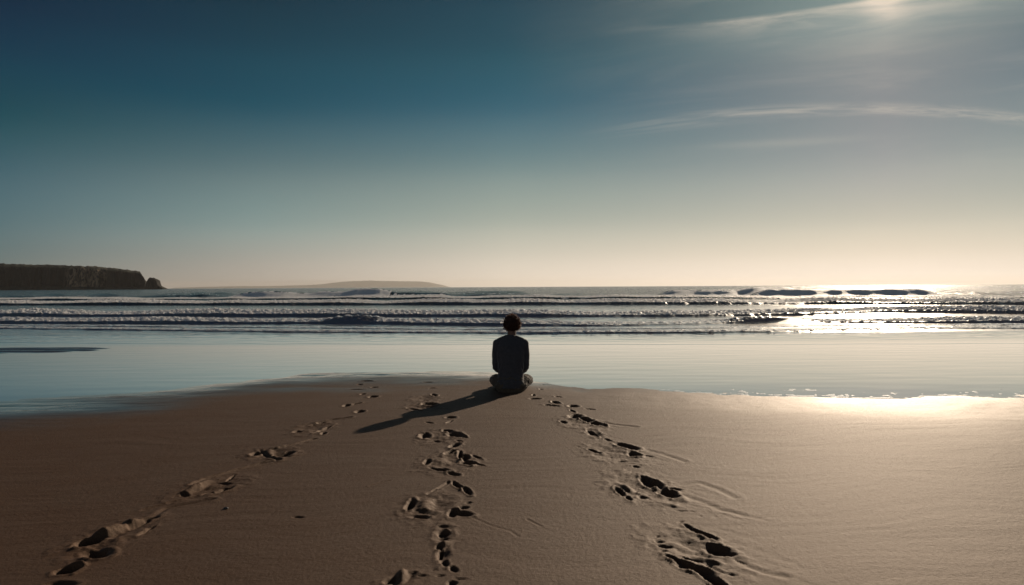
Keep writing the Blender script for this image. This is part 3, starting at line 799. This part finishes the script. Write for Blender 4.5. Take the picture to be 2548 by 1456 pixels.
def folds_shirt(co, no):
    x, y, z = co.T
    d = np.zeros(len(co), np.float32)
    # drag folds running from the shoulder blades down to the waist, and bunched ones above the hem
    tors = (np.abs(x) < .19) & (y < .20)
    f1 = fbm(x * 9 + z * 3.0 * np.sign(x), z * 3.2 + y * 4, 3, .5, 301.0)
    d += np.where(tors, .0045 * f1 * (1 - sst(.42, .60, z)), .0)
    f2 = np.abs(perlin(x * 5 + 9, z * 24 + 2.2 * np.sin(x * 14)))
    d += np.where(tors, -.006 * (1 - sst(0, .35, f2)) * (1 - sst(.12, .26, z)), 0)
    f3 = np.abs(perlin((np.abs(x) - .16 + .42 * (z - .14)) * 22, z * 4 + 7))
    d += np.where(tors, -.007 * (1 - sst(0, .4, f3)) * sst(.10, .16, z) * (1 - sst(.30, .42, z)) * sst(.03, .10, np.abs(x)), 0)
    # sleeve creases
    arm = ~tors | (np.abs(x) > .185)
    f4 = perlin(z * 34 + x * 18, x * 12 + y * 16 + 3)
    d += np.where(arm, .004 * f4 * (.3 + sst(.45, .32, z)), 0)
    # seam where the sleeve meets the back
    seam = np.exp(-((np.abs(x) - (.176 - .05 * sst(.48, .60, z) * 0)) / .006) ** 2) * sst(.38, .5, z) * (y < .10)
    d -= .004 * seam
    return co + no * d[:, None]

bm = bmesh.new()
loft(bm, [(0, -.038, .050), (0, -.036, .12), (0, -.018, .17), (0, -.004, .26), (0, .012, .36), (0, .036, .46), (0, .062, .54), (0, .085, .60), (.003, .098, .638), (.006, .106, .664), (.010, .112, .692)],
     [(.176, .144), (.172, .138), (.162, .122), (.158, .118), (.168, .122), (.182, .122), (.190, .112), (.180, .094), (.132, .080), (.086, .070), (.066, .066)], 30, caps=False)
for s in (-1, 1):
    loft(bm, [(s * .05, .100, .660), (s * .12, .090, .626), (s * .166, .080, .590)], [.042, .050, .063], 16)
    loft(bm, [(s * .167, .079, .588), (s * .187, .072, .46), (s * .188, .058, .33), (s * .186, .060, .295)], [(.060, .060), (.052, .056), (.046, .050), (.045, .047)], 18)
    loft(bm, [(s * .186, .060, .298), (s * .158, .165, .245), (s * .122, .285, .203)], [.046, .041, .033], 18)
shirt = fuse("shirt", bm, m_shirt, .0065, 3, person, folds_shirt)

def folds_pants(co, no):
    x, y, z = co.T
    d = .005 * fbm(x * 16, z * 16 + y * 9, 3, .55, 311.0)
    f = np.abs(perlin(x * 9 + y * 13, z * 24 - y * 6))
    d += -.008 * (1 - sst(0, .3, f)) * sst(.12, .2, np.abs(x))
    c2 = co + no * d[:, None]
    c2[:, 2] = np.maximum(c2[:, 2], -.012)
    return c2

bm = bmesh.new()
blob(bm, (0, -.02, .075), (.205, .150, .098))
loft(bm, [(0, -.03, .06), (0, -.03, .125)], [(.180, .135), (.172, .13)], 24)
for s in (-1, 1):
    loft(bm, [(s * .10, -.01, .085), (s * .155, .10, .112), (s * .188, .20, .112), (s * .212, .285, .105)], [.098, .094, .082, .072], 18)
    loft(bm, [(s * .212, .285, .105), (s * .12, .35, .085 if s > 0 else .072), (s * .02, .37, .085 if s > 0 else .055)], [.072, .062, .052], 16)
trousers = fuse("trousers", bm, m_pants, .0075, 3, person, folds_pants)

# hair: a close cap with short curls all over it
bm = bmesh.new()
HH = HC + Vector((0, -.012, .016))
def hair_r(d):
    return Vector((d.x * .101, d.y * .110, d.z * .115))
ret = bmesh.ops.create_icosphere(bm, subdivisions=5, radius=1)
for vtx in ret['verts']:
    d = vtx.co.normalized()
    k = 1 + .05 * mnoise.noise(d * 7) + .035 * mnoise.noise(d * 16 + Vector((3, 1, 2)))
    if d.z < -.25: k *= 1 - .13 * min(1, (-.25 - d.z) / .6)
    if d.y > .45 and d.z < .55: k *= .74                       # hairline above the face
    vtx.co = HH + hair_r(d) * k
rs = random.Random(9)
made = 0
while made < 900:
    d = Vector((rs.gauss(0, 1), rs.gauss(0, 1), rs.gauss(0, 1))).normalized()
    if d.z < -.78 or (d.y > .40 and d.z < .45): continue
    made += 1
    shrink = 1 - (.20 * min(1, (-.25 - d.z) / .6) if d.z < -.25 else 0)
    base = HH + hair_r(d) * (.96 * shrink)
    a = d.orthogonal().normalized(); b = d.cross(a)
    ph, rad, ln = rs.random() * 6.28, rs.uniform(.0035, .0065), rs.uniform(.012, .026) * (1.7 if rs.random() < .12 else 1)
    lean = (a * rs.uniform(-.6, .6) + b * rs.uniform(-.6, .6) + Vector((0, -.1, -.35)))
    pts = []
    for q in range(6):
        t = q / 5
        pts.append(base + (d + lean * t).normalized() * ln * t + (a * math.cos(ph + 5.5 * t) + b * math.sin(ph + 5.5 * t)) * rad)
    loft(bm, pts, [.0034, .0034, .0032, .0028, .0022, .0012], 5, caps=False)
me = bpy.data.meshes.new("hair"); bm.to_mesh(me); bm.free()
me.polygons.foreach_set('use_smooth', np.ones(len(me.polygons), dtype=bool))
me.materials.append(m_hair)
hair = bpy.data.objects.new("hair", me); C.objects.link(hair); hair.parent = person
PX, PY = ground(1271, 977)
iy = np.searchsorted(ysr, PY + .14); ix = np.searchsorted(xs, PX)
person.location = (PX, PY + .14, float(Z[iy - 3:iy + 3, ix - 6:ix + 6].mean()) - .004)
person.rotation_euler = (0, 0, R(-1.0))

# ------------------------------------------------------------------ a pebble on the bare sand
m_peb = simple_mat("dark_pebble", (.03, .027, .025), (.07, .06, .055), 40, .35, .001)
def pebble(px, py, r, label, z=WL):
    x, y = ground(px, py, z)
    if z == WL: x, y = ground(px, py, float(base_z(np.float64(y))))
    b = bmesh.new(); rt = bmesh.ops.create_icosphere(b, subdivisions=3, radius=1)
    for vtx in rt['verts']:
        k = 1 + .22 * mnoise.noise(vtx.co * 1.3 + Vector((px, 0, 0))) + .06 * mnoise.noise(vtx.co * 4)
        vtx.co = Vector((vtx.co.x * r * 1.25 * k, vtx.co.y * r * k, vtx.co.z * r * .7 * k))
    me = bpy.data.meshes.new("pebble"); b.to_mesh(me); b.free()
    me.polygons.foreach_set('use_smooth', np.ones(len(me.polygons), dtype=bool))
    me.materials.append(m_peb)
    o = bpy.data.objects.new("pebble", me); C.objects.link(o)
    i = np.searchsorted(ysr, y); j = np.searchsorted(xs, x)
    o.location = (x, y, max(float(base_z(np.float64(y))), float(Z[i, j])) + r * .2)
    o['label'] = label; o['category'] = "pebble"
pebble(562, 1266, .012, "small dark pebble lying on bare sand beside the left footprint trail", 0)

# ------------------------------------------------------------------ haze: sea air out to the island
bm = bmesh.new()
bmesh.ops.create_cube(bm, size=1.0, matrix=Matrix.Translation((0, 17200, 124)) @ Matrix.Diagonal((76000, 35200, 256, 1)))
me = bpy.data.meshes.new("haze"); bm.to_mesh(me); bm.free()
m_hz = bpy.data.materials.new("sea_haze"); m_hz.use_nodes = True
nth = m_hz.node_tree; nth.nodes.clear()
oo = nth.nodes.new('ShaderNodeOutputMaterial'); pv = nth.nodes.new('ShaderNodeVolumePrincipled')
pv.inputs['Color'].default_value = (.92, .88, .84, 1)
pv.inputs['Density'].default_value = 1.0 / 30000.0
pv.inputs['Anisotropy'].default_value = .45
nth.links.new(pv.outputs[0], oo.inputs['Volume'])
me.materials.append(m_hz)
hz_o = bpy.data.objects.new("haze", me); C.objects.link(hz_o)
hz_o['kind'] = 'stuff'
